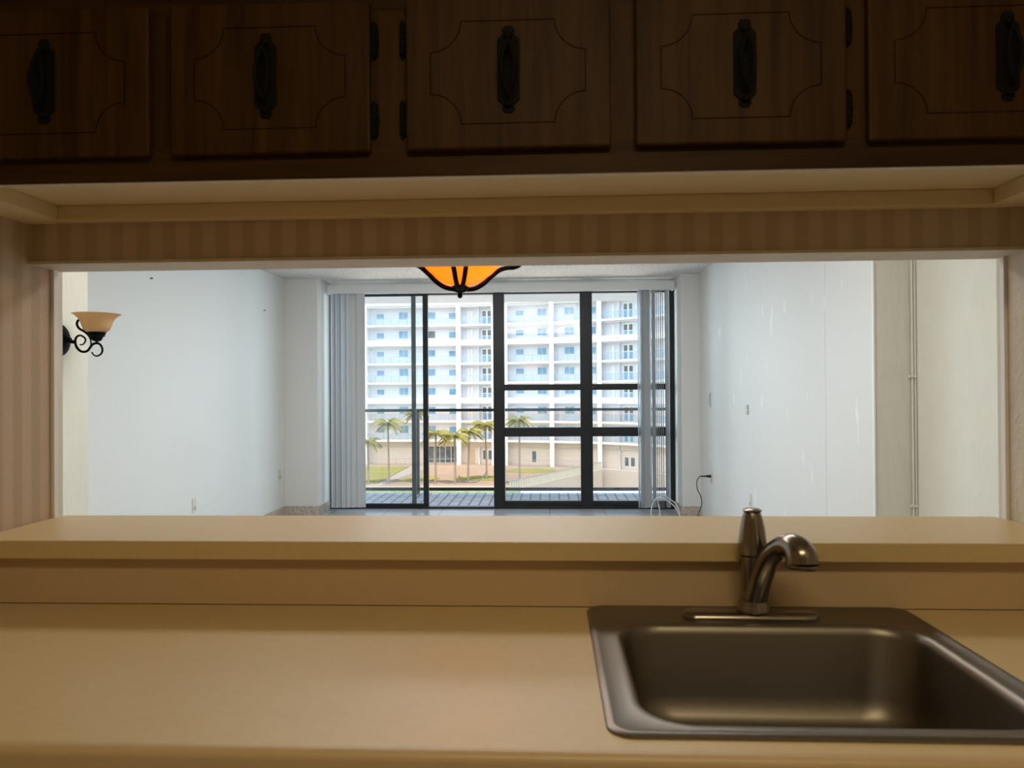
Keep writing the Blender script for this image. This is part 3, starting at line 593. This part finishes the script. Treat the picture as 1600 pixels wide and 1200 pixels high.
def frond_mesh(L, up, droop, name='frond'):
    mb = MB(); n = 12; pts = []
    for i in range(n + 1):
        u = i / n; r = L * u * (1 - .12 * u); z = L * (up * u - droop * u * u); pts.append(Vector((r, 0, z)))
    for i in range(n):
        a, b = pts[i], pts[i + 1]; mb.prism([(a.x, -.02), (b.x, -.015), (b.x, .015), (a.x, .02)], 0, .03)
        for v in list(mb.bm.verts)[-8:]:
            k = min(1, max(0, (v.co.x - a.x) / max(1e-6, b.x - a.x))); v.co.z += a.z * (1 - k) + b.z * k
    for i in range(1, n * 2 + 1):
        u = i / (n * 2); k = min(int(u * n), n - 1); p = pts[k].lerp(pts[k + 1], u * n - k)
        w = L * .34 * (sin(pi * min(1, u * .85 + .12)) ** .7)
        for s_ in (-1, 1):
            tip = p + Vector((L * .10, s_ * w * .72, -w * .65)); v = [mb.bm.verts.new(q) for q in (p + Vector((-.05, 0, 0)), p + Vector((.07, 0, 0)), tip)]
            mb.bm.faces.new(v)
    return mb
_f = []
for L, up, dr_ in ((2.1, .75, .75), (2.2, .35, .75), (1.9, -.05, .65)):
    o = frond_mesh(L, up, dr_).build('frond', FROND); _f.append(o.data); bpy.data.objects.remove(o)
def palm(x, y, zc, sc_, label):
    t = empty('palm_tree', (x, y, ZG), label, 'palm tree', 'slender palms in the courtyard')
    h = zc - ZG; lean = random.uniform(-.15, .15)
    MB().tube([(x, y, ZG), (x + lean * .3, y, ZG + h * .4), (x + lean, y, ZG + h * .8), (x + lean, y, zc)], [.14, .11, .10, .07], 10, 3).build('trunk', TRUNK, t, smooth=True)
    MB().lathe([(.11, -.9), (.15, -.7), (.12, -.2), (.06, .1)], (x + lean, y, zc), 10).build('crownshaft', mat('palm_shaft', (.25, .32, .12), .6) if 'palm_shaft' not in bpy.data.materials else bpy.data.materials['palm_shaft'], t, smooth=True)
    n = 15
    for i in range(n):
        o = bpy.data.objects.new('frond', _f[i % 3]); S.collection.objects.link(o); o.parent = t
        o.location = (lean, 0, h); s_ = sc_ * random.uniform(.85, 1.1); o.scale = (s_, s_, s_)
        o.rotation_euler = (random.uniform(-.15, .15), random.uniform(-.15, .1), 2 * pi * i / n * 2.0 + random.uniform(-.2, .2))
for x, y, zc, s_, lb in ((-22.0, 92.5, -4.9, .95, 'leftmost palm, short, beside the left blind edge'), (-19.5, 92.5, -2.7, 1.05, 'tall palm standing at the edge of the left lawn'),
        (-15.9, 92.5, -1.5, .9, 'palm whose crown peeks out above the rail between the two sliding door stiles'), (-13.8, 92.5, -3.9, .95, 'palm just right of the sliding door stile, in the open doorway'),
        (-11.4, 92.5, -4.2, 1.0, 'second palm in the open doorway, in front of the dark storefront'), (-10.1, 95, -3.9, 1.0, 'palm above the middle of the hammock'),
        (-7.95, 97, -3.1, 1.05, 'tall palm at the right end of the hammock, near the wide mullion'), (-3.55, 91, -2.3, .95, 'rightmost palm, alone behind the fixed window')):
    palm(x, y, zc, s_, lb)
